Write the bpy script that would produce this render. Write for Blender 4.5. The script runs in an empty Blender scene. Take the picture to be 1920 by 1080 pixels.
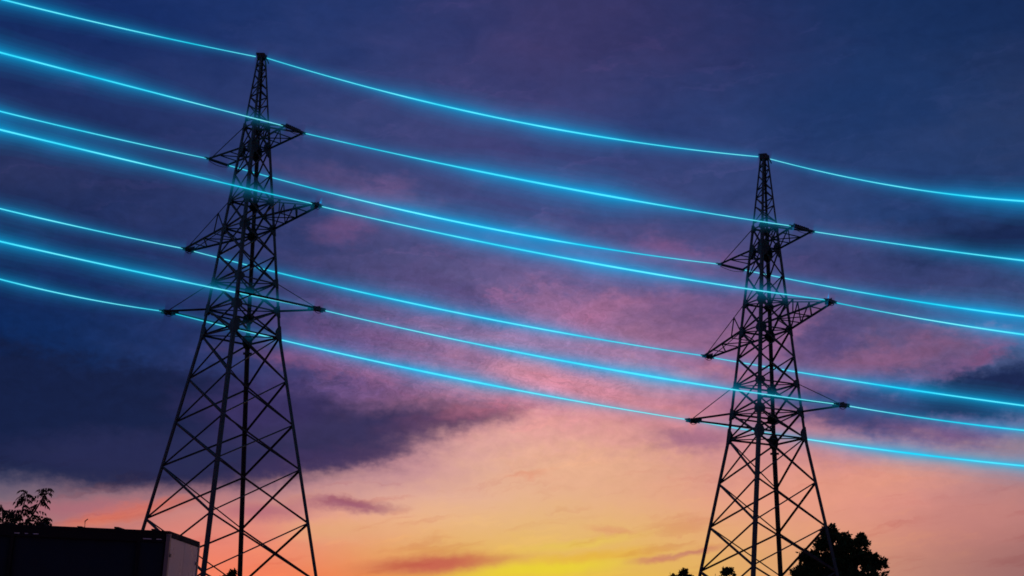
import bpy, bmesh, math, random
from mathutils import Vector, Matrix
R = math.radians
scene = bpy.context.scene
C = scene.collection

# ------------------------------------------------------------------ camera
cam_data = bpy.data.cameras.new('camera')
cam = bpy.data.objects.new('camera', cam_data)
C.objects.link(cam)
cam_data.sensor_width = 36.0
cam_data.lens = 36.0 * 3001.5 / 1920.0
cam_data.clip_start = 0.1
cam_data.clip_end = 6000.0
PITCH, ROLL = 0.251460, -0.032190
cam.matrix_world = (Matrix.Rotation(R(90) + PITCH, 4, 'X') @ Matrix.Rotation(-ROLL, 4, 'Z'))
scene.camera = cam

scene.view_settings.view_transform = 'Standard'
scene.view_settings.look = 'None'
scene.view_settings.exposure = 0.0
scene.view_settings.gamma = 1.0
scene.view_settings.use_curve_mapping = False
scene.render.film_transparent = False
scene.cycles.volume_bounces = 0
scene.cycles.transparent_max_bounces = 32
scene.cycles.max_bounces = 4
scene.cycles.diffuse_bounces = 0
scene.cycles.glossy_bounces = 0
scene.cycles.use_adaptive_sampling = True
scene.cycles.filter_width = 1.7

def lin(c):
    out = []
    for v in c:
        v = v / 255.0
        out.append(v / 12.92 if v <= 0.04045 else ((v + 0.055) / 1.055) ** 2.4)
    return (*out, 1.0)

# ------------------------------------------------------------------ sky
SUN_AZ, SUN_EL = 1.5, 1.5      # the sun is setting low behind the yellow band
SKY_ROWS=[
 (26,[(17,44,97),(18,42,98),(21,46,101),(27,50,104),(37,52,105),(50,53,101),(49,49,97),(36,47,95),(23,46,95),(16,43,90),(17,38,83)]),
 (23,[(17,44,97),(18,42,98),(24,47,102),(33,54,108),(46,58,111),(62,59,108),(56,55,103),(40,50,99),(27,50,98),(23,48,94),(24,43,87)]),
 (20,[(25,43,93),(30,46,97),(36,53,105),(47,62,114),(59,68,120),(61,66,119),(48,62,115),(40,61,114),(38,61,111),(38,59,105),(40,57,99)]),
 (17,[(35,48,91),(37,49,94),(39,52,100),(46,59,109),(59,70,120),(62,72,126),(64,73,126),(55,70,121),(42,66,118),(30,59,110),(27,54,102)]),
 (14.5,[(19,41,89),(20,43,92),(27,47,97),(48,58,107),(83,79,127),(111,96,145),(112,92,141),(91,76,127),(80,76,123),(63,76,122),(44,70,117)]),
 (12,[(5,36,87),(8,40,90),(24,48,99),(59,62,113),(115,88,135),(181,125,158),(174,119,152),(140,97,138),(106,86,132),(76,85,130),(60,85,130)]),
 (10.5,[(3,35,84),(6,39,88),(22,48,99),(60,61,115),(125,88,135),(222,139,159),(211,138,154),(173,116,147),(107,91,137),(53,77,128),(39,77,124)]),
 (9,[(3,35,82),(8,40,88),(26,51,103),(71,67,121),(164,112,144),(232,172,161),(222,157,145),(204,139,143),(190,131,144),(155,124,142),(126,118,138)]),
 (8,[(6,38,87),(12,44,93),(32,54,107),(93,79,126),(195,136,151),(234,183,156),(227,167,139),(218,150,139),(217,144,142),(186,134,138),(157,125,134)]),
 (7,[(33,55,97),(64,72,106),(115,94,117),(168,116,132),(227,171,158),(232,182,144),(230,176,133),(229,160,133),(231,152,136),(199,133,129),(169,118,121)]),
 (6,[(101,94,116),(138,111,123),(197,131,127),(224,140,131),(239,182,144),(231,183,125),(231,183,115),(230,169,119),(226,151,128),(190,125,120),(162,110,110)]),
 (5,[(150,111,118),(177,118,117),(226,131,118),(237,134,114),(229,165,107),(231,186,97),(230,187,90),(229,173,106),(216,149,123),(173,117,113),(146,99,101)]),
 (4,[(185,115,111),(207,122,110),(248,134,104),(245,123,92),(228,144,81),(230,194,67),(228,190,71),(228,172,100),(210,148,122),(164,113,111),(137,94,97)]),
 (2,[(206,119,109),(218,124,108),(254,136,100),(246,122,90),(228,143,82),(230,193,67),(228,190,71),(228,172,100),(210,148,122),(163,112,110),(137,94,97)]),
]
CLOUDS=[
 (-15.80,8.94,10.77,2.05,-0.3,(15,30,68),0.92,0.85),
 (-12.26,7.93,6.32,0.95,3.7,(36,42,84),0.8,0.4),
 (-4.83,9.27,5.59,1.14,7.7,(50,48,90),0.97,0.15),
 (-1.97,9.61,2.70,0.61,9.7,(92,62,98),0.75,0),
 (-0.44,10.10,2.32,0.50,7.7,(176,106,130),0.7,0),
 (-6.67,8.05,3.26,0.46,10.7,(58,48,92),0.75,0.3),
 (-4.95,11.44,5.06,0.65,-6.3,(160,96,134),0.6,0),
 (-0.65,10.67,2.71,0.57,-10.3,(196,116,134),0.8,0),
 (-7.11,11.99,2.15,0.65,-8.3,(120,80,130),0.5,0),
 (3.17,13.34,3.73,0.65,13.7,(176,112,150),0.55,0),
 (3.21,11.34,4.86,0.65,-2.3,(212,136,152),0.7,0),
 (-6.40,16.21,1.79,0.76,11.7,(120,84,132),0.5,0),
 (5.89,15.66,2.58,0.50,-6.3,(128,88,138),0.55,0),
 (11.60,10.75,2.33,0.46,-16.3,(140,96,138),0.5,0),
 (10.13,13.00,2.35,0.50,29.7,(150,98,140),0.5,0),
 (16.09,12.89,2.35,0.34,-10.3,(150,96,134),0.5,0),
 (-6.16,12.24,3.90,0.76,-12.3,(120,84,138),0.4,0),
 (13.99,10.26,5.42,0.91,-3.3,(50,64,114),0.95,0.35),
 (17.43,10.75,3.68,0.99,7.7,(22,38,80),0.97,0.4),
 (17.49,15.95,3.77,1.11,-2.3,(20,38,80),0.95,0.15),
 (14.31,14.79,6.52,1.15,-6.3,(44,56,108),0.6,0),
 (13.86,12.02,3.32,1.05,5.7,(150,94,128),0.6,0),
 (16.96,12.13,1.76,0.57,26.7,(140,84,128),0.6,0),
 (11.64,12.80,2.35,0.86,26.7,(70,64,116),0.6,0),
 (15.24,9.60,3.86,0.57,-4.3,(130,92,138),0.6,0),
 (6.69,9.32,2.31,0.61,5.7,(146,96,132),0.7,0.1),
 (-5.44,6.52,2.09,0.28,-1.3,(150,82,112),0.85,0.1),
 (-8.42,6.10,2.28,0.42,5.7,(158,84,116),0.6,0),
 (0.79,7.76,1.05,0.17,3.7,(224,140,116),0.8,0.1),
 (3.69,5.94,0.95,0.15,-6.3,(222,150,110),0.6,0),
 (5.39,4.95,1.13,0.17,6.7,(205,125,105),0.8,0.1),
 (6.70,5.22,1.32,0.13,11.7,(196,122,112),0.7,0.1),
 (-2.32,4.53,3.21,0.41,5.7,(196,90,80),0.9,0.1),
 (1.26,4.46,3.77,0.41,7.7,(234,210,54),0.9,0.1),
 (3.14,4.98,2.84,0.24,6.7,(230,176,66),0.7,0),
 (2.56,5.43,2.65,0.23,8.7,(232,200,82),0.6,0),
 (-13.35,5.85,2.47,0.38,14.7,(228,122,92),0.9,0.1),
 (-14.79,5.94,3.80,0.47,4.7,(176,100,116),0.6,0),
 (-2.36,14.23,3.35,0.73,-12.3,(84,74,126),0.7,0),
 (1.99,13.51,2.94,0.86,-12.3,(158,108,152),0.6,0),
 (-5.29,17.42,3.80,0.86,-12.3,(112,90,138),0.6,0),
 (-0.16,18.98,5.23,0.57,-10.3,(68,66,120),0.5,0),
 (8.98,12.63,2.15,0.76,11.7,(150,104,145),0.5,0),
 (4.77,10.33,3.87,0.86,-6.3,(222,140,146),0.5,0),
 (2.89,8.02,4.98,0.76,3.7,(232,176,142),0.6,0),
 (12.28,7.78,4.98,1.04,7.7,(232,156,128),0.6,0),
 (16.73,6.69,3.05,1.14,9.7,(196,130,124),0.6,0),
 (-5.77,5.66,2.65,0.47,4.7,(228,170,120),0.6,0),
 (13.35,20.75,4.46,2.47,1.7,(20,50,100),0.6,0),
 (-9.06,9.80,2.90,1.33,1.7,(66,54,108),0.6,0),
]
world = bpy.data.worlds.new('World')
scene.world = world
world.use_nodes = True
world.cycles.sampling_method = 'MANUAL'
world.cycles.sample_map_resolution = 512
nt = world.node_tree
nt.nodes.clear()

def nd(tree, kind, **kw):
    n = tree.nodes.new(kind)
    for k, v in kw.items():
        setattr(n, k, v)
    return n

def put(tree, sock, v):
    if isinstance(v, bpy.types.NodeSocket):
        tree.links.new(v, sock)
    elif v is not None:
        sock.default_value = v

def mth(tree, op, a, b=None, c=None, clamp=False):
    n = nd(tree, 'ShaderNodeMath', operation=op, use_clamp=clamp)
    for i, v in enumerate((a, b, c)):
        put(tree, n.inputs[i], v)
    return n.outputs[0]

def vmth(tree, op, a, b=None, scale=None):
    n = nd(tree, 'ShaderNodeVectorMath', operation=op)
    put(tree, n.inputs[0], a)
    put(tree, n.inputs[1], b)
    if scale is not None:
        put(tree, n.inputs['Scale'], scale)
    return n.outputs['Value' if op in ('LENGTH', 'DOT_PRODUCT') else 'Vector']

def mixc(tree, f, a, b, blend='MIX'):
    n = nd(tree, 'ShaderNodeMix', data_type='RGBA', blend_type=blend)
    n.clamp_factor = True
    put(tree, n.inputs['Factor'], f)
    put(tree, n.inputs[6], a)
    put(tree, n.inputs[7], b)
    return n.outputs[2]

def mapr(tree, v, a, b, c=0.0, d=1.0, kind='LINEAR'):
    n = nd(tree, 'ShaderNodeMapRange', interpolation_type=kind)
    put(tree, n.inputs[0], v)
    for i, x in enumerate((a, b, c, d)):
        put(tree, n.inputs[i + 1], x)
    return n.outputs[0]

def noise(tree, vec, scale, detail=4.0, rough=0.55, dist=0.0, col=False):
    n = nd(tree, 'ShaderNodeTexNoise', noise_dimensions='3D')
    put(tree, n.inputs['Vector'], vec)
    n.inputs['Scale'].default_value = scale
    n.inputs['Detail'].default_value = detail
    n.inputs['Roughness'].default_value = rough
    n.inputs['Distortion'].default_value = dist
    return n.outputs['Color' if col else 'Fac']

def cloud_group():
    g = bpy.data.node_groups.new('cloud_mass', 'ShaderNodeTree')
    for nm, tp in (('Below', 'NodeSocketColor'), ('Place', 'NodeSocketVector'), ('Centre', 'NodeSocketVector'),
                   ('Tilt', 'NodeSocketFloat'), ('Reach', 'NodeSocketVector'), ('Core', 'NodeSocketFloat'),
                   ('Cover', 'NodeSocketFloat'), ('Tint', 'NodeSocketColor')):
        g.interface.new_socket(nm, in_out='INPUT', socket_type=tp)
    g.interface.new_socket('Colour', in_out='OUTPUT', socket_type='NodeSocketColor')
    i = g.nodes.new('NodeGroupInput')
    o = g.nodes.new('NodeGroupOutput')
    d = vmth(g, 'SUBTRACT', i.outputs['Place'], i.outputs['Centre'])
    rot = nd(g, 'ShaderNodeVectorRotate', rotation_type='Z_AXIS')
    g.links.new(d, rot.inputs['Vector'])
    g.links.new(i.outputs['Tilt'], rot.inputs['Angle'])
    q = vmth(g, 'DIVIDE', rot.outputs[0], i.outputs['Reach'])
    ln = vmth(g, 'LENGTH', q)
    m = nd(g, 'ShaderNodeMapRange', interpolation_type='SMOOTHSTEP')
    g.links.new(ln, m.inputs[0])
    g.links.new(i.outputs['Core'], m.inputs[1])
    m.inputs[2].default_value = 1.25
    m.inputs[3].default_value = 1.0
    m.inputs[4].default_value = 0.0
    w = mth(g, 'MULTIPLY', m.outputs[0], i.outputs['Cover'])
    g.links.new(mixc(g, w, i.outputs['Below'], i.outputs['Tint']), o.inputs[0])
    return g

tc = nd(nt, 'ShaderNodeTexCoord')
dirv = vmth(nt, 'NORMALIZE', tc.outputs['Generated'])
sep = nd(nt, 'ShaderNodeSeparateXYZ')
nt.links.new(dirv, sep.inputs[0])
az = mth(nt, 'MULTIPLY', mth(nt, 'ARCTAN2', sep.outputs[0], sep.outputs[1]), 180 / math.pi)
el = mth(nt, 'MULTIPLY', mth(nt, 'ARCSINE', sep.outputs[2]), 180 / math.pi)
comb = nd(nt, 'ShaderNodeCombineXYZ')
nt.links.new(az, comb.inputs[0])
nt.links.new(el, comb.inputs[1])
place0 = comb.outputs[0]
flat = vmth(nt, 'MULTIPLY', place0, (0.42, 1.0, 1.0))       # cloud texture lies in long, low drifts
# drift of the cloud edges, coarse to fine; calmer towards the horizon
calm = mapr(nt, el, 5.0, 12.0, 0.22, 1.0)
w1 = vmth(nt, 'SUBTRACT', noise(nt, flat, 0.42, 2.0, 0.5, 0.0, True), (0.5, 0.5, 0.5))
w2 = vmth(nt, 'SUBTRACT', noise(nt, flat, 1.5, 3.0, 0.6, 0.0, True), (0.5, 0.5, 0.5))
w3 = vmth(nt, 'SUBTRACT', noise(nt, vmth(nt, 'MULTIPLY', place0, (0.8, 1.0, 1.0)), 3.4, 3.0, 0.6, 0.0, True), (0.5, 0.5, 0.5))
warp = vmth(nt, 'ADD', vmth(nt, 'MULTIPLY', w1, (4.2, 1.5, 0.0)), vmth(nt, 'MULTIPLY', w2, (2.8, 1.35, 0.0)))
warp = vmth(nt, 'ADD', warp, vmth(nt, 'SCALE', vmth(nt, 'MULTIPLY', w3, (1.0, 0.8, 0.0)), None, mapr(nt, el, 13.0, 19.0, 1.0, 0.3)))
warp = vmth(nt, 'SCALE', warp, None, calm)
place = vmth(nt, 'ADD', place0, warp)
sp2 = nd(nt, 'ShaderNodeSeparateXYZ')
nt.links.new(place, sp2.inputs[0])
u = mapr(nt, sp2.outputs[0], -20.0, 20.0)
v = sp2.outputs[1]
col = None
prev = None
for e, cols in SKY_ROWS:
    rp = nd(nt, 'ShaderNodeValToRGB')
    rp.color_ramp.interpolation = 'B_SPLINE'
    el_ = rp.color_ramp.elements
    while len(el_) < len(cols):
        el_.new(0.5)
    for i, c in enumerate(cols):
        el_[i].position = i / (len(cols) - 1)
    for i, c in enumerate(cols):
        el_[i].color = lin(c)
    nt.links.new(u, rp.inputs[0])
    if col is None:
        col = rp.outputs[0]
    else:
        col = mixc(nt, mapr(nt, v, prev, e, 0.0, 1.0, 'LINEAR'), col, rp.outputs[0])
    prev = e
grp = cloud_group()
for a, e, ra, rb, tilt, c, cover, core in CLOUDS:
    g = nd(nt, 'ShaderNodeGroup')
    g.node_tree = grp
    nt.links.new(col, g.inputs['Below'])
    nt.links.new(place, g.inputs['Place'])
    g.inputs['Centre'].default_value = (a, e, 0)
    g.inputs['Tilt'].default_value = -R(tilt)
    g.inputs['Reach'].default_value = (ra, rb, 1)
    g.inputs['Core'].default_value = core
    g.inputs['Cover'].default_value = cover
    g.inputs['Tint'].default_value = lin(c)
    col = g.outputs[0]
# soft patches where the high cloud is lit pink or lies in blue shade, and a fine mottling
n1 = noise(nt, flat, 0.75, 4.0, 0.55, 0.5)
n2 = noise(nt, vmth(nt, 'ADD', vmth(nt, 'MULTIPLY', place0, (0.7, 1.0, 1.0)), (7.3, 3.1, 2.0)), 2.4, 4.0, 0.62, 0.4)
high = mapr(nt, el, 7.5, 13.0, 0.0, 1.0)
lit = mth(nt, 'MULTIPLY', mapr(nt, n1, 0.50, 0.74, 0.0, 0.34, 'SMOOTHSTEP'), high)
shade = mth(nt, 'MULTIPLY', mapr(nt, n1, 0.50, 0.30, 0.0, 0.30, 'SMOOTHSTEP'), high)
col = mixc(nt, lit, col, vmth(nt, 'MULTIPLY', col, (1.75, 1.32, 1.22)))
col = mixc(nt, shade, col, vmth(nt, 'MULTIPLY', col, (0.45, 0.6, 0.72)))
mott = mth(nt, 'MULTIPLY', mth(nt, 'SUBTRACT', n2, 0.5), mth(nt, 'MULTIPLY', mapr(nt, el, 7.0, 11.0, 0.06, 0.7), mapr(nt, el, 12.0, 20.0, 1.0, 0.4)))
# rippled fleece where the cloud sheet thins out between the dark bank and the open sunset
n3 = noise(nt, vmth(nt, 'MULTIPLY', place, (0.85, 1.1, 1.0)), 5.2, 4.0, 0.6, 0.5)
band = mth(nt, 'MULTIPLY', mapr(nt, el, 9.6, 10.8, 0.0, 1.0, 'SMOOTHSTEP'), mapr(nt, el, 16.5, 12.0, 0.0, 1.0, 'SMOOTHSTEP'))
band = mth(nt, 'MULTIPLY', band, mth(nt, 'MULTIPLY', mapr(nt, az, -9.0, -6.0, 0.0, 1.0, 'SMOOTHSTEP'), mapr(nt, az, 7.0, 2.0, 0.25, 1.0, 'SMOOTHSTEP')))
mott = mth(nt, 'ADD', mott, mth(nt, 'MULTIPLY', mth(nt, 'SUBTRACT', n3, 0.5), mth(nt, 'MULTIPLY', band, 0.95)))
col = vmth(nt, 'SCALE', col, None, mth(nt, 'MAXIMUM', mth(nt, 'ADD', mott, 1.0), 0.25))
# torn slanting streaks of high cloud, and long thin bars across the open sunset
rs = nd(nt, 'ShaderNodeVectorRotate', rotation_type='Z_AXIS')
nt.links.new(place, rs.inputs['Vector'])
rs.inputs['Angle'].default_value = R(-11)
n4 = noise(nt, vmth(nt, 'MULTIPLY', rs.outputs[0], (0.16, 1.15, 1.0)), 1.35, 4.0, 0.6, 0.3)
pinkst = mth(nt, 'MULTIPLY', mapr(nt, n4, 0.55, 0.72, 0.0, 0.42, 'SMOOTHSTEP'), high)
col = mixc(nt, pinkst, col, vmth(nt, 'MULTIPLY', col, (1.8, 1.3, 1.25)))
lowm = mapr(nt, el, 9.0, 7.0, 0.0, 1.0, 'SMOOTHSTEP')
bars = mth(nt, 'MULTIPLY', mapr(nt, n4, 0.48, 0.30, 0.0, 0.55, 'SMOOTHSTEP'), lowm)
col = mixc(nt, bars, col, vmth(nt, 'MULTIPLY', col, (0.86, 0.66, 0.70)))
rims = mth(nt, 'MULTIPLY', mapr(nt, n4, 0.56, 0.70, 0.0, 0.5, 'SMOOTHSTEP'), lowm)
col = mixc(nt, rims, col, vmth(nt, 'MULTIPLY', col, (1.10, 1.12, 0.95)))

sky = nd(nt, 'ShaderNodeTexSky', sky_type='NISHITA')
sky.sun_disc = False
sky.sun_elevation = R(SUN_EL)
sky.sun_rotation = R(SUN_AZ)
sky.air_density = 1.2
sky.dust_density = 2.0
bg_sky = nd(nt, 'ShaderNodeBackground')
nt.links.new(sky.outputs[0], bg_sky.inputs['Color'])
bg_sky.inputs['Strength'].default_value = 0.05
bg_cloud = nd(nt, 'ShaderNodeBackground')
nt.links.new(col, bg_cloud.inputs['Color'])
mx = nd(nt, 'ShaderNodeMixShader')
mx.inputs[0].default_value = 0.985         # the cloud deck covers nearly all of the clear sky
nt.links.new(bg_sky.outputs[0], mx.inputs[1])
nt.links.new(bg_cloud.outputs[0], mx.inputs[2])
ow = nd(nt, 'ShaderNodeOutputWorld')
nt.links.new(mx.outputs[0], ow.inputs['Surface'])

sun_data = bpy.data.lights.new('sun', 'SUN')
sun_data.energy = 0.35
sun_data.angle = R(4)
sun_data.color = (1.0, 0.62, 0.36)
sun = bpy.data.objects.new('sun', sun_data)
C.objects.link(sun)
sdir = Vector((math.sin(R(SUN_AZ)) * math.cos(R(SUN_EL)), math.cos(R(SUN_AZ)) * math.cos(R(SUN_EL)), math.sin(R(SUN_EL))))
sun.rotation_euler = (-sdir).to_track_quat('-Z', 'Y').to_euler()

# ------------------------------------------------------------------ helpers
def link(o, parent=None):
    C.objects.link(o)
    if parent is not None:
        o.parent = parent
    return o

def obj(name, verts, faces, material, parent=None, smooth=False):
    me = bpy.data.meshes.new(name)
    me.from_pydata([tuple(v) for v in verts], [], faces)
    me.update()
    if smooth:
        me.polygons.foreach_set('use_smooth', [True] * len(me.polygons))
    me.materials.append(material)
    return link(bpy.data.objects.new(name, me), parent)

def thing(name, label, cat, loc=(0, 0, 0), rz=0.0, group=None):
    o = bpy.data.objects.new(name, None)
    o.empty_display_size = 0.3
    o.location = loc
    o.rotation_euler = (0, 0, rz)
    o['label'] = label
    o['category'] = cat
    if group:
        o['group'] = group
    return link(o)

class MB:
    """collects shapes for ONE mesh"""
    def __init__(self):
        self.v, self.f = [], []
    def add(self, verts, faces):
        k = len(self.v)
        self.v += [Vector(p) for p in verts]
        self.f += [tuple(i + k for i in f) for f in faces]
        return self
    def box(self, c, s, rz=0.0):
        c = Vector(c)
        m = Matrix.Rotation(rz, 3, 'Z')
        pts = [c + m @ Vector((x * s[0] / 2, y * s[1] / 2, z * s[2] / 2)) for z in (-1, 1) for x, y in ((-1, -1), (1, -1), (1, 1), (-1, 1))]
        return self.add(pts, [(3, 2, 1, 0), (4, 5, 6, 7), (0, 1, 5, 4), (1, 2, 6, 5), (2, 3, 7, 6), (3, 0, 4, 7)])
    def prism(self, pts, ext):
        n = len(pts)
        pts = [Vector(p) for p in pts]
        e = Vector(ext)
        return self.add(pts + [p + e for p in pts], [tuple(range(n))[::-1], tuple(range(n, 2 * n))] + [(i, (i + 1) % n, n + (i + 1) % n, n + i) for i in range(n)])
    def angle(self, p, q, w, out, t=None):
        """steel angle section from p to q, its corner pointing along out"""
        p, q, out = Vector(p), Vector(q), Vector(out)
        t = t or w * 0.16
        d = (q - p).normalized()
        out = (out - d * out.dot(d)).normalized()
        side = d.cross(out)
        a = (-out + side).normalized()
        b = (-out - side).normalized()
        prof = [Vector((0, 0, 0)), a * w, a * w + b * t, (a + b) * t, b * w + a * t, b * w]
        off = out * w * 0.35
        n = 6
        vs = [p + off + c for c in prof] + [q + off + c for c in prof]
        return self.add(vs, [(5, 4, 3, 0), (3, 2, 1, 0), (6, 9, 10, 11), (6, 7, 8, 9)] + [(i, (i + 1) % n, n + (i + 1) % n, n + i) for i in range(n)])
    def tube(self, pts, rad, sides=6, cap=True):
        pts = [Vector(p) for p in pts]
        rings = []
        for i, p in enumerate(pts):
            d = (pts[min(i + 1, len(pts) - 1)] - pts[max(i - 1, 0)]).normalized()
            a = d.cross(Vector((0, 0, 1)))
            if a.length < 1e-3:
                a = d.cross(Vector((1, 0, 0)))
            a.normalize()
            b = a.cross(d)
            r = rad[i] if isinstance(rad, (list, tuple)) else rad
            rings.append([p + (a * math.cos(6.28318 * k / sides) + b * math.sin(6.28318 * k / sides)) * r for k in range(sides)])
        vs = [p for r in rings for p in r]
        fs = []
        for i in range(len(rings) - 1):
            for k in range(sides):
                a0, a1 = i * sides + k, i * sides + (k + 1) % sides
                fs.append((a1, a0, a0 + sides, a1 + sides))
        if cap:
            fs += [tuple(range(sides)), tuple(range(len(vs) - sides, len(vs)))[::-1]]
        return self.add(vs, fs)
    def build(self, name, material, parent=None, smooth=False):
        return obj(name, self.v, self.f, material, parent, smooth)

# ------------------------------------------------------------------ materials
def mat(name, base, rough=0.7, metal=0.0, scale=8.0, vary=0.25, bump=0.0, spec=0.5):
    m = bpy.data.materials.new(name)
    m.use_nodes = True
    t = m.node_tree
    b = t.nodes['Principled BSDF']
    tcx = nd(t, 'ShaderNodeTexCoord')
    nz = noise(t, tcx.outputs['Object'], scale, 5.0, 0.6)
    c = (*base, 1.0)
    lo = tuple(x * (1 - vary) for x in base) + (1.0,)
    hi = tuple(min(1.0, x * (1 + vary)) for x in base) + (1.0,)
    t.links.new(mixc(t, nz, lo, hi), b.inputs['Base Color'])
    t.links.new(mapr(t, nz, 0.3, 0.7, max(0.05, rough - 0.1), min(1.0, rough + 0.1)), b.inputs['Roughness'])
    b.inputs['Metallic'].default_value = metal
    b.inputs['Specular IOR Level'].default_value = spec
    if bump:
        bp = nd(t, 'ShaderNodeBump')
        bp.inputs['Strength'].default_value = bump
        bp.inputs['Distance'].default_value = 0.02
        t.links.new(noise(t, tcx.outputs['Object'], scale * 3, 4.0), bp.inputs['Height'])
        t.links.new(bp.outputs[0], b.inputs['Normal'])
    return m

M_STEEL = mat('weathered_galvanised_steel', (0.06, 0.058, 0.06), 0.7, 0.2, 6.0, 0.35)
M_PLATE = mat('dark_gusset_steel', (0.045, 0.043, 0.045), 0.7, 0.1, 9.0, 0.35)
M_PORCELAIN = mat('brown_insulator_glaze', (0.06, 0.035, 0.025), 0.25, 0.0, 12.0, 0.2)
M_CONCRETE = mat('footing_concrete', (0.3, 0.29, 0.27), 0.9, 0.0, 5.0, 0.25, 0.3)
M_BARK = mat('bark', (0.07, 0.05, 0.04), 0.9, 0.0, 10.0, 0.4, 0.5)
M_CURTAIN = mat('dark_navy_tarpaulin', (0.012, 0.014, 0.02), 0.8, 0.0, 3.0, 0.35, 0.2)
M_DOOR = mat('pale_grey_door_panel', (0.66, 0.65, 0.66), 0.32, 0.0, 1.2, 0.14, 0.05)
M_TRIM = mat('dark_trailer_frame', (0.014, 0.014, 0.017), 0.75, 0.0, 6.0, 0.3, 0.0, 0.25)
M_POST = mat('grey_corner_post', (0.2, 0.2, 0.21), 0.4, 0.3, 6.0, 0.2)
M_WHITE = mat('white_strip', (0.78, 0.78, 0.78), 0.4, 0.0, 20.0, 0.1)
M_RUBBER = mat('tyre_rubber', (0.02, 0.02, 0.02), 0.85, 0.0, 10.0, 0.2)
M_LAMP = mat('red_tail_lamp_glass', (0.25, 0.015, 0.012), 0.2, 0.0, 8.0, 0.1)

def leaf_material(name, base):
    m = bpy.data.materials.new(name)
    m.use_nodes = True
    t = m.node_tree
    t.nodes.clear()
    tcx = nd(t, 'ShaderNodeTexCoord')
    nz = noise(t, tcx.outputs['Object'], 1.3, 4.0, 0.6)
    c = mixc(t, nz, tuple(x * 0.5 for x in base) + (1,), tuple(x * 1.5 for x in base) + (1,))
    d = nd(t, 'ShaderNodeBsdfDiffuse')
    tr = nd(t, 'ShaderNodeBsdfTranslucent')
    t.links.new(c, d.inputs[0])
    t.links.new(c, tr.inputs[0])
    mxs = nd(t, 'ShaderNodeMixShader')
    mxs.inputs[0].default_value = 0.18
    t.links.new(d.outputs[0], mxs.inputs[1])
    t.links.new(tr.outputs[0], mxs.inputs[2])
    o = nd(t, 'ShaderNodeOutputMaterial')
    t.links.new(mxs.outputs[0], o.inputs['Surface'])
    return m
M_LEAF = leaf_material('dark_green_leaves', (0.045, 0.06, 0.025))
M_LEAF2 = leaf_material('deep_green_leaves', (0.04, 0.055, 0.03))

def wire_material():
    m = bpy.data.materials.new('glowing_cyan_wire')
    m.use_nodes = True
    t = m.node_tree
    t.nodes.clear()
    e = nd(t, 'ShaderNodeEmission')
    tcx = nd(t, 'ShaderNodeTexCoord')
    nz = noise(t, tcx.outputs['Object'], 0.16, 3.0, 0.6)
    t.links.new(mixc(t, mapr(t, nz, 0.38, 0.64), (0.03, 0.72, 0.88, 1), (0.34, 1.0, 1.0, 1)), e.inputs[0])
    e.inputs[1].default_value = 0.95
    m.cycles.emission_sampling = 'NONE'      # far too dim to be worth sampling as a lamp
    o = nd(t, 'ShaderNodeOutputMaterial')
    t.links.new(e.outputs[0], o.inputs['Surface'])
    return m
M_WIRE = wire_material()

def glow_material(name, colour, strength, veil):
    """halo of light put in as a volume close round the wire: even emission that also filters out red behind it, no surface"""
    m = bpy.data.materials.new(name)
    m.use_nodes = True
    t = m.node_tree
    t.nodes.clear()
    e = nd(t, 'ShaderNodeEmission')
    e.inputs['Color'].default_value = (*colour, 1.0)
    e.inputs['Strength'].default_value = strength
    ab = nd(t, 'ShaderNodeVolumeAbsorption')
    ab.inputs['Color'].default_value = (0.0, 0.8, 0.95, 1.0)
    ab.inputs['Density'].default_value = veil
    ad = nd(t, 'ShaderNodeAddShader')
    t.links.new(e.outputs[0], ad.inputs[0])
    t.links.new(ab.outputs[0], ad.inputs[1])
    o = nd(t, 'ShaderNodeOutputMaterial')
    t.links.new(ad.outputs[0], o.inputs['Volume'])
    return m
# radius (m), emission, filtering: nested shells of added glow, thinning out quickly away from the wire
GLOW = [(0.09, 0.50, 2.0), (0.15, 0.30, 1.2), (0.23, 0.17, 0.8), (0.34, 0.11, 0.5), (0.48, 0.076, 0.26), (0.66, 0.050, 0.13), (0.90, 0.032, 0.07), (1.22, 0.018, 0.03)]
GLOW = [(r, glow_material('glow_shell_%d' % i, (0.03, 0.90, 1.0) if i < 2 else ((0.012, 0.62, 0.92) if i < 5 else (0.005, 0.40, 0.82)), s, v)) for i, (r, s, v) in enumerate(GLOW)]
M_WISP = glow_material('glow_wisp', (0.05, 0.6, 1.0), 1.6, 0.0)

# ------------------------------------------------------------------ ground
def smooth(a, b, x):
    t = max(0.0, min(1.0, (x - a) / (b - a)))
    return t * t * (3 - 2 * t)
def ground_z(x, y):
    m = smooth(5, 32, y) * (1 - smooth(140, 320, y))
    return -1.6 * (1 - m) + (-2.15 - 1.95 * math.tanh(x / 9.0)) * m + 0.12 * math.sin(x * 0.21 + 1) * math.sin(y * 0.17) * smooth(6, 40, abs(x) + abs(y))
def grade(n, near, far):
    out = []
    for i in range(-n, n + 1):
        s = abs(i) / n
        out.append(math.copysign(near * s + (far - near) * s ** 5, i))
    return out
gx = grade(60, 120, 4000)
gy = [y + 60 for y in grade(60, 140, 4000)]
gv = [(x, y, ground_z(x, y)) for y in gy for x in gx]
nx = len(gx)
gf = [(j * nx + i, j * nx + i + 1, (j + 1) * nx + i + 1, (j + 1) * nx + i) for j in range(len(gy) - 1) for i in range(nx - 1)]
M_GROUND = mat('rough_dry_grass_field', (0.06, 0.07, 0.03), 0.95, 0.0, 0.4, 0.5, 0.6)
g = obj('ground', gv, gf, M_GROUND, None, True)
g['kind'] = 'structure'

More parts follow.
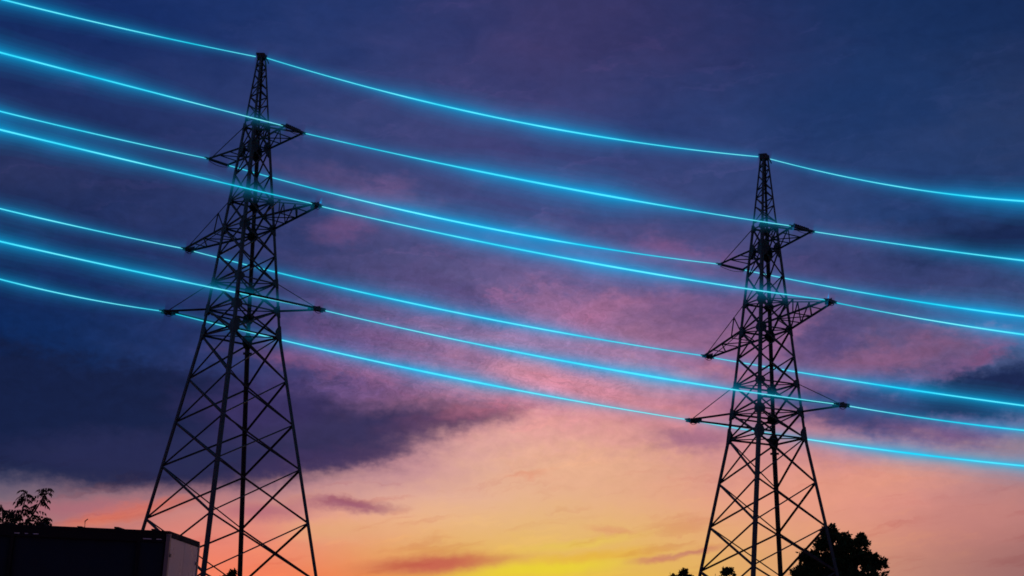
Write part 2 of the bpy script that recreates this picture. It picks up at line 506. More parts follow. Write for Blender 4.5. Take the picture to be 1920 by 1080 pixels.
# ------------------------------------------------------------------ lattice pylons
NODE = {'T': (14.41, 0.18), 'U1': (10.60, 0.61), 'U2': (9.47, 0.72), 'M1': (6.75, 1.06), 'M2': (5.36, 1.25),
        'L1': (2.64, 1.56), 'L2': (1.27, 1.74), 'W': (0.0, 1.88), 'S1': (-2.13, 2.35), 'S2': (-4.22, 2.81),
        'S3': (-6.31, 3.27), 'S4': (-8.78, 3.81), 'S5': (-11.45, 4.39), 'S6': (-14.2, 4.99)}
NODE['X1'] = (8.1, 0.89)
NODE['X2'] = (4.0, 1.41)
ANG = {'A': math.pi, 'B': -math.pi / 2, 'D': 0.0, 'C': math.pi / 2}
FACES = (('A', 'B'), ('B', 'D'), ('D', 'C'), ('C', 'A'))

def unit(leg):
    return Vector((math.cos(ANG[leg]), math.sin(ANG[leg]), 0))
def node(level, leg, base=None):
    z, r = NODE[level] if base is None else base
    return unit(leg) * r + Vector((0, 0, z))

def disc_string(mb, p, q, n, r):
    p, q = Vector(p), Vector(q)
    pts, rad = [], []
    for i in range(n):
        a, b = (i + 0.15) / n, (i + 0.85) / n
        for t, rr in ((a, 0.3), (a + 0.12 / n, 0.95), (a + 0.3 / n, 1.0), (b, 0.35)):
            pts.append(p.lerp(q, t))
            rad.append(r * rr)
    mb.tube([p] + pts + [q], [r * 0.3] + rad + [r * 0.3], 10)

def pylon(label, loc, yaw, tips, base_z):
    t = thing('transmission_pylon', label, 'pylon', loc, yaw, 'lattice power pylons')
    base = (base_z, 1.88 + 0.2175 * -base_z)
    # legs: three straight runs of angle steel
    for leg in 'ABDC':
        u = unit(leg)
        m = MB()
        m.angle(node('T', leg), node('U1', leg), 0.09, u)
        m.angle(node('U1', leg), node('W', leg), 0.145, u)
        m.angle(node('W', leg), node('', leg, base), 0.17, u)
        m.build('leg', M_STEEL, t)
        f = MB()
        b0 = node('', leg, base)
        f.add([b0 + Vector((x * s, y * s, z)) for z, s in ((-0.6, 0.55), (0.1, 0.45), (0.32, 0.3)) for x, y in ((-1, -1), (1, -1), (1, 1), (-1, 1))],
              [(3, 2, 1, 0), (8, 9, 10, 11)] + [(k * 4 + i, k * 4 + (i + 1) % 4, k * 4 + 4 + (i + 1) % 4, k * 4 + 4 + i) for k in (0, 1) for i in range(4)])
        f.build('footing', M_CONCRETE, t)
    def brace(p, q, w, out, name='brace', parent=t):
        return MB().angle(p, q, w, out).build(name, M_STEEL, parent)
    # crossed diagonals in every face of every panel
    levels = ['U1', 'U2', 'X1', 'M1', 'M2', 'X2', 'L1', 'L2', 'W', 'S1', 'S2', 'S3', 'S4', 'S5', 'S6', '']
    for lo, hi in zip(levels[1:], levels[:-1]):
        wd = 0.07 if hi in ('U1', 'U2', 'X1') else (0.085 if hi in ('M1', 'M2', 'X2', 'L1', 'L2') else 0.084)
        for a, b in FACES:
            n = (unit(a) + unit(b)).normalized()
            bb = base if lo == '' else None
            brace(node(hi, a), node(lo, b, bb), wd, n + Vector((0, 0, 0.6)))
            brace(node(hi, b) - n * 0.02, node(lo, a, bb) - n * 0.02, wd * 0.72, n - Vector((0, 0, 0.6)))
    # peak lacing
    zs = [14.1, 13.35, 12.6, 11.75, 10.9]
    def pk(z, leg):
        k = (14.41 - z) / (14.41 - 10.60)
        return unit(leg) * (0.18 + (0.61 - 0.18) * k) + Vector((0, 0, z))
    for fi, (a, b) in enumerate(FACES):
        n = (unit(a) + unit(b)).normalized()
        for i in range(len(zs) - 1):
            a1, b1 = (a, b) if (i + fi) % 2 else (b, a)
            brace(pk(zs[i], a1), pk((zs[i] + zs[i + 1]) / 2, b1), 0.05, n)
            brace(pk((zs[i] + zs[i + 1]) / 2, b1), pk(zs[i + 1], a1), 0.05, n)
    # level rings with plan diagonals
    for lv in ('U1', 'U2', 'M1', 'M2', 'L1', 'L2', 'W'):
        for a, b in FACES:
            brace(node(lv, a), node(lv, b), 0.075, (unit(a) + unit(b)) + Vector((0, 0, 0.8)), 'ring_strut')
        if lv not in ('U1',):
            brace(node(lv, 'A'), node(lv, 'D'), 0.06, Vector((0, 0, 1)), 'plan_brace')
            brace(node(lv, 'B') + Vector((0, 0, -0.05)), node(lv, 'C') + Vector((0, 0, -0.05)), 0.06, Vector((0, 0, 1)), 'plan_brace')
    # gusset plates where the members meet
    PL = {'U1': (0.25, 0.38, 0), 'U2': (0.35, 0.9, -0.05), 'M1': (0.3, 0.48, 0), 'M2': (0.33, 0.6, -0.05), 'L1': (0.3, 0.48, 0), 'L2': (0.33, 0.6, -0.03), 'W': (0.3, 0.85, 0.12)}
    for lv, (w, h, dz) in PL.items():
        for leg in 'ABDC':
            for a, b in FACES:
                if leg not in (a, b):
                    continue
                oth = b if leg == a else a
                p = node(lv, leg) + Vector((0, 0, dz))
                s = (unit(oth) - unit(leg)).normalized()
                n = (unit(a) + unit(b)).normalized()
                k = (NODE[lv][1] * 0 + 0.12)
                up = Vector((0, 0, h / 2)) - unit(leg) * k * h / 2
                pts = [p - up - s * 0.05, p - up * 0.75 + s * w * 0.55, p - up * 0.3 + s * w, p + up * 0.3 + s * w, p + up * 0.75 + s * w * 0.55, p + up - s * 0.05]
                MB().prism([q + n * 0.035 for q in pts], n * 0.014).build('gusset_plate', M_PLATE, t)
    # clamp plate under the waist of the far leg
    c = node('W', 'C') + Vector((0, 0, -0.42)) + unit('C') * 0.1
    m = MB().box(c, (0.42, 0.1, 0.1)).box(c + Vector((0, -0.05, 0.03)), (0.16, 0.22, 0.22))
    m.build('step_bracket', M_PLATE, t)
    # head
    h = MB()
    h.prism([(-0.2, -0.2, 14.2), (0.2, -0.2, 14.2), (0.2, 0.2, 14.2), (-0.2, 0.2, 14.2)], (0, 0, 0.22))
    h.box((-0.06, 0, 14.455), (0.42, 0.3, 0.07))
    h.box((0.2, -0.02, 14.3), (0.12, 0.1, 0.2))
    h.build('peak_cap', M_PLATE, t)
    MB().tube([(0.2, -0.05, 14.3), (0.3, -0.05, 14.15), (0.38, -0.06, 13.95)], 0.03, 6).build('earth_wire_tail', M_STEEL, t)

    # crossarms: two chords out to an end beam (tip .. heel), ties from above, lacing between
    def crossarm(tip, heel, low, up, nlace, chord, tie, braced=True, tie_lace=()):
        tip, heel = Vector(tip), Vector(heel)
        a, b = low
        axis = Vector((tip.x, tip.y, 0)).normalized()
        dn = Vector((0, 0, -1))
        arm = MB().angle(a, tip, chord, dn + axis * 0.01).build('crossarm', M_STEEL, t)
        brace(b, heel + Vector((0, 0, 0.012)), chord, dn, 'chord', arm)
        for c, e in zip(up, (tip, heel)):
            if c is not None:
                MB().tube([c, e - axis * 0.25 + Vector((0, 0, 0.08))], tie, 6).build('tie_rod', M_STEEL, arm)
        if braced:
            for i in range(1, nlace + 1):
                f0, f1 = i / (nlace + 1), (i - 1) / (nlace + 1)
                pa, pb = a.lerp(tip, f0), b.lerp(heel, f0)
                brace(pa, pb, 0.055, dn, 'lacing', arm)
                if i % 2:
                    brace(a.lerp(tip, f1), pb, 0.055, dn, 'lacing', arm)
                else:
                    brace(b.lerp(heel, f1), pa, 0.055, dn, 'lacing', arm)
                for side_i, base_p, end_p, low_p, c in ((0, a, tip, pa, up[0]), (1, b, heel, pb, up[1])):
                    if c is None or (side_i, i) not in tie_lace:
                        continue
                    pt = c.lerp(end_p, f0)
                    brace(low_p, pt, 0.05, axis, 'lacing', arm)
                    brace(base_p.lerp(end_p, f1), pt, 0.06, axis, 'lacing', arm)
        # end beam between the two places where the wires are held
        m = MB()
        d = (heel - tip)
        ln = d.length
        d.normalize()
        w = 0.05 if ln > 0.8 else (0.075 if tip.z > 3 else 0.1)
        p0, p1 = tip - d * 0.12, heel + d * 0.12
        n = Vector((-d.y, d.x, 0))
        for s in (-1, 1):
            o = n * w * s
            m.prism([p0 + o - Vector((0, 0, w)), p1 + o - Vector((0, 0, w)), p1 + o + Vector((0, 0, w * 0.8)), p0 + o + Vector((0, 0, w * 0.8))], n * 0.02)
        m.prism([p0 + n * w * 0.9 + Vector((0, 0, w * 0.5)), p1 + n * w * 0.9 + Vector((0, 0, w * 0.5)), p1 - n * w * 0.9 + Vector((0, 0, w * 0.5)), p0 - n * w * 0.9 + Vector((0, 0, w * 0.5))], (0, 0, 0.02))
        if ln < 0.8:
            mid = (tip + heel) / 2
            m.prism([mid - axis * 0.5 + n * 0.0 + Vector((0, 0, -0.06)), mid + axis * 0.12 + Vector((0, 0, -0.13)), mid + axis * 0.1 + Vector((0, 0, 0.14)), mid - axis * 0.5 + Vector((0, 0, 0.1))], d * 0.03)
        m.build('end_beam', M_PLATE, arm)
        for e, s in ((tip, -1), (heel, 1)):
            MB().tube([e + d * s * 0.06, e + d * s * 0.2 + Vector((0, 0, 0.02)), e + d * s * 0.3 + Vector((0, 0, 0.0))], [0.05, 0.035, 0.025], 8).build('wire_clamp', M_PLATE, arm)
        return arm
    z05 = Vector((0, 0, 0.5))
    arms = {}
    arms['UL'] = crossarm(tips['UL'][0], tips['UL'][1], (node('U2', 'A'), node('U2', 'C')), (node('U1', 'A'), None), 2, 0.10, 0.022)
    arms['UR'] = crossarm(tips['UR'][0], tips['UR'][1], (node('U2', 'D'), node('U2', 'B')), (node('U1', 'D'), node('U1', 'B')), 2, 0.10, 0.05, True, ((0, 1), (1, 1)))
    arms['ML'] = crossarm(tips['ML'][0], tips['ML'][1], (node('M2', 'A'), node('M2', 'C')), (node('M1', 'A'), node('M1', 'C')), 3, 0.11, 0.022, True, ((0, 1),))
    arms['MR'] = crossarm(tips['MR'][0], tips['MR'][1], (node('M2', 'D'), node('M2', 'B')), (node('M1', 'D'), node('M1', 'B')), 3, 0.11, 0.03, True, ((0, 1), (0, 2), (1, 2)))
    arms['LL'] = crossarm(tips['LL'][0], tips['LL'][1], (node('L2', 'A'), node('L2', 'C') - z05 * 1.2), (node('L1', 'A'), None), 1, 0.11, 0.022, False)
    arms['LR'] = crossarm(tips['LR'][0], tips['LR'][1], (node('L2', 'D'), node('L2', 'B') + z05), (node('L1', 'D'), None), 1, 0.11, 0.022, False)
    # inner bars that carry the lowest crossarm through the body
    brace(node('L2', 'C') - z05 * 1.2, node('L2', 'B') - z05 * 1.3, 0.1, Vector((0, 0, -1)), 'inner_bar')
    brace(node('L2', 'A') + Vector((0.25, 0, -0.25)), node('L2', 'C') + Vector((0, 0, -0.25)), 0.09, Vector((0, 0, -1)), 'inner_bar')
    brace(node('L2', 'B') + z05, node('L2', 'C') + z05, 0.08, Vector((0, 0, -1)), 'inner_bar')
    return t, arms

# tip and heel of every crossarm end, in each pylon's own frame; UL/ML/LL reach away, UR/MR/LR reach towards the viewer
TIP1 = {'UL': ((-2.61, 1.71, 9.47), (-1.82, 2.65, 9.47)), 'UR': ((2.78, -2.44, 9.47), (2.04, -3.32, 9.47)),
        'ML': ((-3.95, 3.95, 5.36), (-3.68, 4.30, 5.36)), 'MR': ((4.00, -4.02, 5.36), (3.82, -4.29, 5.36)),
        'LL': ((-3.92, 0.62, 1.27), (-3.60, 0.95, 1.27)), 'LR': ((3.90, -0.55, 1.27), (3.56, -0.88, 1.27))}
TIP2 = {'UL': ((-2.74, 2.10, 9.47), (-1.82, 3.44, 9.47)), 'UR': ((2.82, -2.63, 9.47), (2.11, -3.67, 9.47)),
        'ML': ((-4.28, 5.14, 5.36), (-4.02, 5.60, 5.36)), 'MR': ((4.12, -4.93, 5.36), (3.92, -5.37, 5.36)),
        'LL': ((-4.15, 1.28, 1.27), (-3.88, 1.75, 1.27)), 'LR': ((4.02, -1.28, 1.27), (3.74, -1.62, 1.27))}
P1, YAW1 = Vector((-12.879, 74.768, 16.393)), -0.025
P2, YAW2 = Vector((12.498, 76.462, 12.540)), -0.36
def grounded(p):
    return ground_z(p.x, p.y) - p.z
pyl1, arms1 = pylon('dark steel lattice pylon on the left, rising behind the box trailer', P1, YAW1, TIP1, grounded(P1))
pyl2, arms2 = pylon('dark steel lattice pylon on the right, standing in front of the round tree', P2, YAW2, TIP2, grounded(P2))

# ------------------------------------------------------------------ glowing power lines
def world_tip(p, yaw, tip):
    return p + Matrix.Rotation(yaw, 3, 'Z') @ Vector(tip)
rng = random.Random(7)
SPANS = {   # far end to the left (x, y, z, sag), sag between the pylons, far end to the right (x, y, z, sag)
    'TT': ((-38.26, 73.07, 35.95, 0.38), 0.71, (37.87, 78.16, 26.30, 1.26)),
    'UR': ((-34.74, 71.63, 31.64, 0.05), 0.26, (38.65, 73.83, 20.18, 0.26)),
    'UL': ((-41.57, 73.76, 31.14, 0.34), 0.56, (36.80, 82.10, 19.83, 0.46)),
    'MR': ((-32.69, 70.98, 26.95, 0.05), 0.31, (38.15, 70.13, 15.85, 0.54)),
    'ML': ((-43.76, 74.95, 27.31, 0.52), 0.40, (37.35, 86.61, 15.70, 0.22)),
    'LR': ((-33.78, 74.19, 22.46, 0.16), 0.33, (40.53, 73.56, 12.87, 0.68)),
    'LL': ((-42.45, 71.68, 25.07, 1.40), 0.32, (34.85, 82.70, 12.22, 0.36))}
WLAB = {
    'TT': 'topmost glowing cyan wire, running over the peaks of both pylons',
    'UR': 'second glowing cyan wire from the top, meeting the right tips of the upper crossarms',
    'UL': 'third glowing cyan wire from the top, meeting the left tips of the upper crossarms',
    'MR': 'fourth glowing cyan wire from the top, meeting the right tips of the middle crossarms',
    'ML': 'fifth glowing cyan wire from the top, meeting the left tips of the middle crossarms',
    'LR': 'sixth glowing cyan wire from the top, meeting the right tips of the lowest crossarms',
    'LL': 'lowest glowing cyan wire, meeting the left tips of the lowest crossarms'}

def span(parent, a, b, sag, dim_a, dim_b, peak):
    """one span of wire with the added halo of light round it; thin near the pylons (dim_a / dim_b), fattest at peak"""
    a, b = Vector(a), Vector(b)
    N = 64
    ph = rng.uniform(0, 6.28)
    def pos(t):
        p = a.lerp(b, t)
        p.z -= 4 * sag * t * (1 - t)
        return p
    def prof(t):
        fa = smooth(0, 0.42, t) if dim_a else 1.0
        fb = smooth(0, 0.42, 1 - t) if dim_b else 1.0
        w = 0.22 + 0.78 * fa * fb * (0.62 + 0.38 * math.exp(-((t - peak) / 0.2) ** 2))
        return w * (1 + 0.12 * math.sin(t * 8 + ph) + 0.07 * math.sin(t * 21 + ph * 2) + 0.04 * math.sin(t * 47 + ph))
    ts = [i / N for i in range(N + 1)]
    pts = [pos(t) for t in ts]
    core = MB().tube(pts, [0.011 + 0.031 * prof(t) for t in ts], 8).build('wire_span', M_WIRE, parent, True)
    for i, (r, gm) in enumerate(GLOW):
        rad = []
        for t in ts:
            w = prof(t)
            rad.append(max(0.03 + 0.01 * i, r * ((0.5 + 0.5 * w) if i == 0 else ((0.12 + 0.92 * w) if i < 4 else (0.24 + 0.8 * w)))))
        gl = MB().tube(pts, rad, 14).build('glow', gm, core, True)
    # faint wandering strands of light
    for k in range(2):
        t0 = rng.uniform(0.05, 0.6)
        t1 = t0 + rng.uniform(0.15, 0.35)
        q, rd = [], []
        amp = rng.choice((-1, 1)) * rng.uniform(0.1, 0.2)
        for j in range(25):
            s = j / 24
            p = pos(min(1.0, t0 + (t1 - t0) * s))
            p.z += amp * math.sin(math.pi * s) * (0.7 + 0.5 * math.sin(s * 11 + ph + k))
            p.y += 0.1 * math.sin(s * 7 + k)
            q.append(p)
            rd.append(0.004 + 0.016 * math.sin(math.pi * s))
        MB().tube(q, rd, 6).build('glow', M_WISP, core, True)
    return core

for k, (le, sag, re) in SPANS.items():
    root = thing('power_line', WLAB[k], 'power line', (0, 0, 0), 0, 'glowing wires between the pylons')
    el_, er_ = Vector(le[:3]), Vector(re[:3])
    if k == 'TT':
        h1, h2 = P1 + Vector((0, 0, 14.33)), P2 + Vector((0, 0, 14.33))
        in1, out1, in2, out2 = h1 + Vector((-0.3, 0, 0)), h1 + Vector((0.26, 0, -0.06)), h2 + Vector((-0.3, 0, 0.02)), h2 + Vector((0.3, 0, -0.08))
    else:
        (a1, b1), (a2, b2) = [[world_tip(P, Y, q) for q in tp[k]] for P, Y, tp in ((P1, YAW1, TIP1), (P2, YAW2, TIP2))]
        if k[1] == 'R':
            in1, out1, in2, out2 = b1, a1, b2, a2
        else:
            in1, out1, in2, out2 = a1, b1, a2, b2
    span(root, in1, el_, le[3], True, False, 0.75)
    span(root, out1, in2, sag, True, True, rng.uniform(0.45, 0.65))
    span(root, out2, er_, re[3], True, False, 0.55)
    if k != 'TT':
        # slack jumper that carries the current from one wire clamp to the other, slung close under the end beam
        for arm, P, Y, ends in ((arms1[k], P1, YAW1, (in1, out1)), (arms2[k], P2, YAW2, (in2, out2))):
            inv = Matrix.Rotation(-Y, 3, 'Z')
            lp = [inv @ (ends[0].lerp(ends[1], s / 10) + Vector((0, 0, -0.1 - 0.1 * math.sin(math.pi * s / 10))) - P) for s in range(11)]
            MB().tube(lp, 0.014, 6).build('jumper_wire', M_STEEL, arm)
            if k == 'UR':
                m = MB()
                q0, q1 = inv @ (ends[0] - P), inv @ (ends[1] - P)
                disc_string(m, q0 + Vector((0, 0, 0.08)), q0.lerp(q1, 0.8) + Vector((0, 0, 0.03)), 8, 0.085)
                m.build('insulator_string', M_PORCELAIN, arm)

# ------------------------------------------------------------------ box trailer
PSI = R(5.0)
CORNER = Vector((-7.62, 36.33, 0))
tz = ground_z(-10, 38)
HT = 3.47 - tz                                  # height of the trailer above its ground
trl = thing('box_trailer', 'dark box trailer with pale rear doors, parked below the left pylon', 'trailer', (CORNER.x, CORNER.y, tz), -PSI)
trl.rotation_euler = (0, R(1.1), -PSI)           # it stands on the slope
# local axes: +x = towards the rear end, -x = towards the front, +y = away from the camera; the near rear corner is the origin
LEN, WID, DECK = 13.4, 2.5, 1.15
MB().prism([(-LEN, 0.05, DECK), (-0.06, 0.05, DECK), (-0.06, WID - 0.05, DECK), (-LEN, WID - 0.05, DECK)], (0, 0, HT - DECK - 0.1)).build('body', M_CURTAIN, trl)
rf = MB()
rf.prism([(-LEN - 0.02, -0.02, HT - 0.1), (0.03, -0.02, HT - 0.1), (0.03, WID + 0.02, HT - 0.1), (-LEN - 0.02, WID + 0.02, HT - 0.1)], (0, 0, 0.06))
roof = rf.build('roof', M_TRIM, trl)
for i in range(16):
    x = -0.35 - i * 0.86
    MB().prism([(x - 0.05, -0.03, HT - 0.035), (x + 0.05, -0.03, HT - 0.035), (x + 0.05, WID + 0.02, HT - 0.035), (x - 0.05, WID + 0.02, HT - 0.035)], (0, 0, 0.028 + 0.012 * math.sin(i * 2.3))).build('roof_bow', M_TRIM, roof)
MB().tube([(-2.02, 0.2, HT - 0.04), (-2.03, 0.2, HT + 0.12), (-1.97, 0.2, HT + 0.17)], 0.012, 6).build('roof_hook', M_TRIM, roof)
MB().box((-3.0, 0.15, HT + 0.0), (0.12, 0.1, 0.1)).build('roof_cleat', M_TRIM, roof)
# side: top rail, curtain panels between pillars, short pale strips on the rail
MB().box((-LEN / 2, 0.02, HT - 0.2), (LEN - 0.12, 0.06, 0.2)).build('side_rail', M_TRIM, trl)
xs = [-0.06, -0.66, -3.6, -6.6, -9.7, -LEN]
for i in range(5):
    x0, x1 = xs[i], xs[i + 1]
    n = max(2, int((x0 - x1) / 0.22))
    vs, fs = [], []
    for j in range(n + 1):
        x = x0 - 0.03 + (x1 + 0.06 - x0) * j / n
        y = 0.02 + 0.008 * math.sin(j * 1.9 + i) - (0.02 if i == 0 else 0.0)
        vs += [(x, y, DECK + 0.02), (x, y, HT - 0.31), (x, y + 0.02, DECK + 0.02), (x, y + 0.02, HT - 0.31)]
    for j in range(n):
        k = j * 4
        fs += [(k, k + 4, k + 5, k + 1), (k + 2, k + 3, k + 7, k + 6), (k + 1, k + 5, k + 7, k + 3), (k, k + 2, k + 6, k + 4)]
    fs += [(0, 1, 3, 2), (n * 4, n * 4 + 2, n * 4 + 3, n * 4 + 1)]
    cur = obj('side_curtain', vs, fs, M_CURTAIN, trl, True)
    MB().box((x1, 0.015, (DECK + HT - 0.3) / 2), (0.07, 0.05, HT - DECK - 0.3)).build('pillar', M_TRIM, trl)
for x, w in ((-0.2, 0.12), (-0.47, 0.2), (-3.06, 0.13), (-3.28, 0.07), (-3.5, 0.12), (-6.4, 0.2)):
    MB().box((x, -0.018, HT - 0.235), (w, 0.012, 0.018)).build('pale_strip', M_WHITE, trl)
MB().box((-LEN / 2, 0.05, DECK - 0.08), (LEN, 0.1, 0.16)).build('side_sill', M_TRIM, trl)
# rear frame and doors
for y in (0.05, WID - 0.05):
    MB().box((0.0, y, (DECK + HT - 0.1) / 2), (0.09, 0.1, HT - DECK - 0.1)).build('corner_post', M_POST, trl)
MB().box((0.005, WID / 2, HT - 0.14), (0.1, WID - 0.2, 0.06)).build('door_header', M_TRIM, trl)
for i in (0, 1):
    y0 = 0.11 + i * (WID - 0.22) / 2
    y1 = y0 + (WID - 0.22) / 2 - 0.012
    d = MB().prism([(-0.01, y0, DECK + 0.03), (0.035, y0, DECK + 0.03), (0.035, y1, DECK + 0.03), (-0.01, y1, DECK + 0.03)], (0, 0, HT - DECK - 0.21)).build('rear_door', M_DOOR, trl)
    for z in (1.5, 2.2, 2.9, 3.5):
        MB().box((0.045, y0 + 0.04 if i == 0 else y1 - 0.04, z), (0.03, 0.1, 0.07)).build('hinge', M_POST, d)
MB().box((0.02, WID / 2, DECK - 0.1), (0.12, WID, 0.2)).build('rear_sill', M_TRIM, trl)
MB().box((0.0, WID / 2, 0.55), (0.1, WID - 0.2, 0.14)).build('underrun_bar', M_POST, trl)
for y in (0.3, WID - 0.3):
    MB().box((0.05, y, 0.78), (0.06, 0.36, 0.13)).build('tail_lamp', M_LAMP, trl)
for y in (0.7, WID - 0.7):
    MB().box((-LEN / 2, y, 0.95), (LEN - 0.3, 0.12, 0.24)).build('chassis_beam', M_TRIM, trl)
    MB().box((-LEN + 2.6, y, 0.45), (0.14, 0.14, 0.9)).build('landing_leg', M_TRIM, trl)
for x in (-1.6, -2.95, -4.3):
    MB().tube([(x, 0.25, 0.5), (x, WID - 0.25, 0.5)], 0.07, 8).build('axle', M_TRIM, trl)
    for y in (0.24, WID - 0.24):
        rd = [0.30, 0.47, 0.5, 0.5, 0.47, 0.30]
        ys = [-0.17, -0.17, -0.12, 0.12, 0.17, 0.17]
        wh = MB().tube([(x, y + q + i * 1e-4, 0.5) for i, q in enumerate(ys)], rd, 20).build('wheel', M_RUBBER, trl)
        MB().tube([(x, y - 0.175, 0.5), (x, y + 0.175, 0.5)], [0.28, 0.28], 16).build('rim', M_POST, wh)

# ------------------------------------------------------------------ trees
def leaf_quad(vs, fs, p, d, up, ln, wd):
    d = d.normalized()
    s = d.cross(up)
    if s.length < 1e-3:
        s = d.cross(Vector((1, 0, 0.3)))
    s.normalize()
    n = s.cross(d)
    k = len(vs)
    vs += [p, p + d * ln * 0.4 + s * wd * 0.5 + n * ln * 0.05, p + d * ln - n * ln * 0.08, p + d * ln * 0.4 - s * wd * 0.5 + n * ln * 0.05]
    fs += [(k, k + 1, k + 2, k + 3)]

def rvec(rg):
    while True:
        v = Vector((rg.uniform(-1, 1), rg.uniform(-1, 1), rg.uniform(-1, 1)))
        if 0.05 < v.length < 1:
            return v.normalized()

def leafy_tree(name, label, base, lobes, trunk_h, seed, leaf, per, group=None, cat='tree', clump=0.3):
    """lobes: (centre, radius) in local metres; every lobe is broken up into boughs of leaf clumps with gaps between"""
    rg = random.Random(seed)
    root = thing(name, label, cat, base, 0, group)
    tr = MB()
    top = Vector((0.1, 0, trunk_h))
    r0 = 0.028 * max(c[0][2] + c[1] for c in lobes)
    tr.tube([(0, 0, -0.3), (0.03, 0.02, trunk_h * 0.5), top], [r0 * 1.3, r0, r0 * 0.8], 9)
    vs, fs = [], []
    for c, rad in lobes:
        c = Vector(c)
        mid = top.lerp(c, 0.5) + rvec(rg) * rad * 0.2
        tr.tube([top * 0.8, mid, c], [r0 * 0.5, r0 * 0.3, r0 * 0.12], 6)
        for _ in range(max(5, int(per * rad * rad))):
            d = rvec(rg)
            d.z = d.z * 0.85 + 0.2
            d.normalize()
            reach = rad * rg.uniform(0.45, 1.18)
            tipp = c + d * reach
            tr.tube([c + d * reach * 0.2, c + d * reach * 0.6 + rvec(rg) * 0.05, tipp], [r0 * 0.09, r0 * 0.06, r0 * 0.02], 4, False)
            # a bough: clumps strung along its outer part, tapering to the tip
            for s in range(rg.randint(3, 5)):
                f = rg.uniform(0.45, 1.0)
                q = c + d * reach * f + rvec(rg) * clump * 0.5
                cl = clump * (1.25 - 0.75 * f) * rg.uniform(0.7, 1.2)
                for _ in range(rg.randint(14, 26)):
                    p = q + rvec(rg) * cl * rg.random() ** 0.45
                    leaf_quad(vs, fs, p, d * 0.6 + rvec(rg) + Vector((0, 0, 0.1)), rvec(rg), leaf * rg.uniform(0.55, 1.35), leaf * rg.uniform(0.5, 0.8))
    tr.build('trunk', M_BARK, root, True)
    cr = obj('crown', vs, fs, M_LEAF, root)
    cr['kind'] = 'stuff'
    return root

def on_ground(x, y):
    return (x, y, ground_z(x, y))
bz = ground_z(19.9, 95)
leafy_tree('round_tree', 'large round leafy tree in dark silhouette behind the right pylon', on_ground(19.55, 95),
           [((-0.27, 0, 9.30 - bz), 1.08), ((-0.34, 0.1, 10.20 - bz), 0.54), ((0.58, 0.2, 9.85 - bz), 0.54), ((1.43, -0.2, 9.45 - bz), 0.54), ((-1.85, 0.1, 8.65 - bz), 0.49), ((2.49, 0.1, 8.30 - bz), 0.54), ((0.80, -0.3, 8.90 - bz), 1.08), ((1.64, 0.3, 8.20 - bz), 1.03), ((-1.33, 0.2, 8.00 - bz), 1.03), ((-2.12, -0.4, 7.40 - bz), 0.92),
            ((0.11, 0.5, 7.70 - bz), 1.84), ((2.12, 0, 7.10 - bz), 1.08), ((0.32, -0.6, 6.30 - bz), 2.05), ((-1.48, 0.5, 6.10 - bz), 1.51)], 6.5, 3, 0.19, 22, clump=0.3)
for i, (x, y, top, rad, lab) in enumerate(((10.95, 100, 8.05, 0.42, 'small pointed treetop just left of the foot of the right pylon'),
                                          (13.6, 100, 8.25, 0.8, 'broad low treetop showing between the legs of the right pylon'),
                                          (-15.5, 92, 6.5, 0.4, 'small sprig of a treetop seen between the legs of the left pylon'))):
    b = ground_z(x, y)
    leafy_tree('distant_tree', lab, on_ground(x, y), [((0, 0, top - rad - b), rad), ((0.2, 0, top - rad * 0.35 - b), rad * 0.45), ((rad * 0.9, 0.2, top - rad * 1.35 - b), rad * 0.75), ((-rad, -0.2, top - rad * 1.7 - b), rad * 0.8), ((0.1, 0, top - rad * 3.2 - b), rad * 1.8)],
               (top - b) * 0.5, 20 + i, 0.15, 10, 'treetops far behind the pylons', clump=0.2)

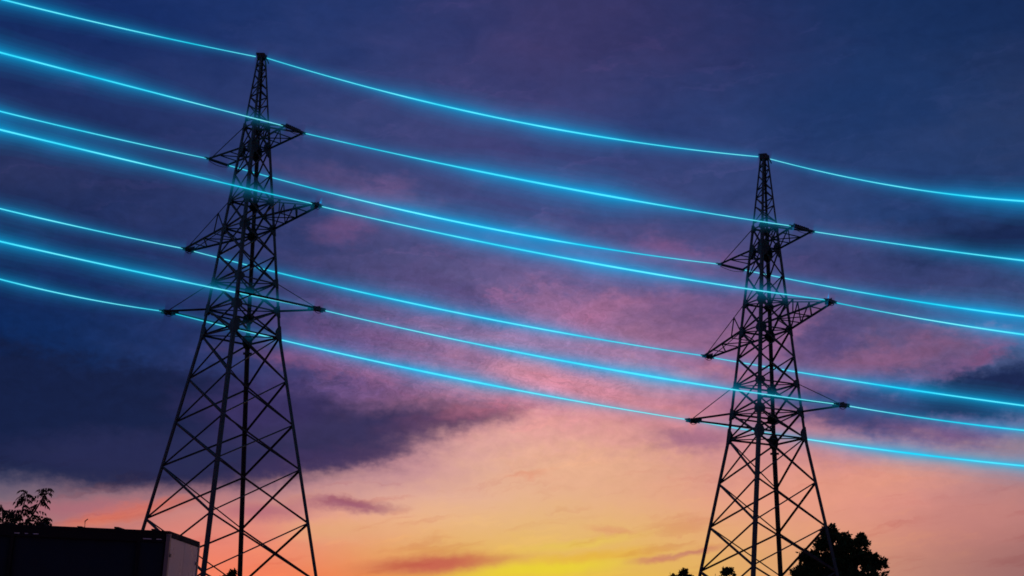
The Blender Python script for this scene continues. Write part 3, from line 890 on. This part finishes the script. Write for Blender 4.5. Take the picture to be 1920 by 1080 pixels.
def pinnate_tree(label, base):
    """young tree with drooping compound leaves on a few upright shoots"""
    rg = random.Random(11)
    root = thing('ash_leaved_tree', label, 'tree', base)
    b = Vector(base)
    tr = MB()
    vs, fs = [], []
    top = Vector((0, 0.2, 2.6))
    tr.tube([(0, 0, -0.3), (0.05, 0.1, 1.4), top], [0.13, 0.1, 0.07], 8)
    # shoots: world-space way points
    shoots = [[(-13.30, 44.1, 3.4), (-13.20, 44.0, 4.5), (-13.08, 43.95, 5.1)],
              [(-13.20, 44.0, 3.9), (-12.85, 44.0, 4.55), (-12.50, 43.9, 5.2)],
              [(-13.10, 44.2, 3.6), (-12.80, 44.2, 4.2), (-12.58, 44.1, 4.42)],
              [(-13.60, 44.1, 3.4), (-13.70, 44.1, 4.2), (-13.76, 44.0, 4.72)],
              [(-13.40, 43.8, 3.6), (-13.35, 43.7, 4.2), (-13.30, 43.7, 4.55)],
              [(-13.90, 44.3, 3.2), (-14.15, 44.3, 4.1), (-14.30, 44.3, 4.6)]]
    for sh in shoots:
        w = [Vector(p) - b for p in sh]
        tr.tube([top] + w, [0.05, 0.035, 0.022, 0.008], 6)
        L = []
        for i in range(2):
            for k in range(9):
                L.append(w[i].lerp(w[i + 1], k / 9))
        L.append(w[2])
        for j, p in enumerate(L):
            for _ in range(2):
                a = rg.uniform(0, 6.28)
                dirn = Vector((math.cos(a), math.sin(a) * 0.9, rg.uniform(0.0, 0.5))).normalized()
                ln = rg.uniform(0.16, 0.3)
                q, rach = p.copy(), []
                for s in range(5):
                    rach.append(q.copy())
                    q = q + dirn * ln / 4
                    dirn = (dirn + Vector((0, 0, -0.28))).normalized()
                tr.tube([rach[0], rach[2], rach[4]], [0.005, 0.004, 0.003], 3, False)
                side = dirn.cross(Vector((0, 0, 1)))
                if side.length < 0.1:
                    side = Vector((1, 0, 0))
                side.normalize()
                for s in (1, 2, 3, 4):
                    for sg in (-1, 1):
                        d = side * sg * 0.8 + dirn * 0.5 + Vector((0, 0, -0.55)) + rvec(rg) * 0.25
                        leaf_quad(vs, fs, rach[s], d, rvec(rg), rg.uniform(0.09, 0.16), rg.uniform(0.04, 0.06))
                leaf_quad(vs, fs, rach[4], dirn + Vector((0, 0, -0.3)), rvec(rg), 0.14, 0.05)
    tr.build('trunk', M_BARK, root, True)
    cr = obj('crown', vs, fs, M_LEAF2, root)
    cr['kind'] = 'stuff'
pinnate_tree('young tree with drooping compound leaves rising behind the trailer roof', on_ground(-13.4, 44.2))
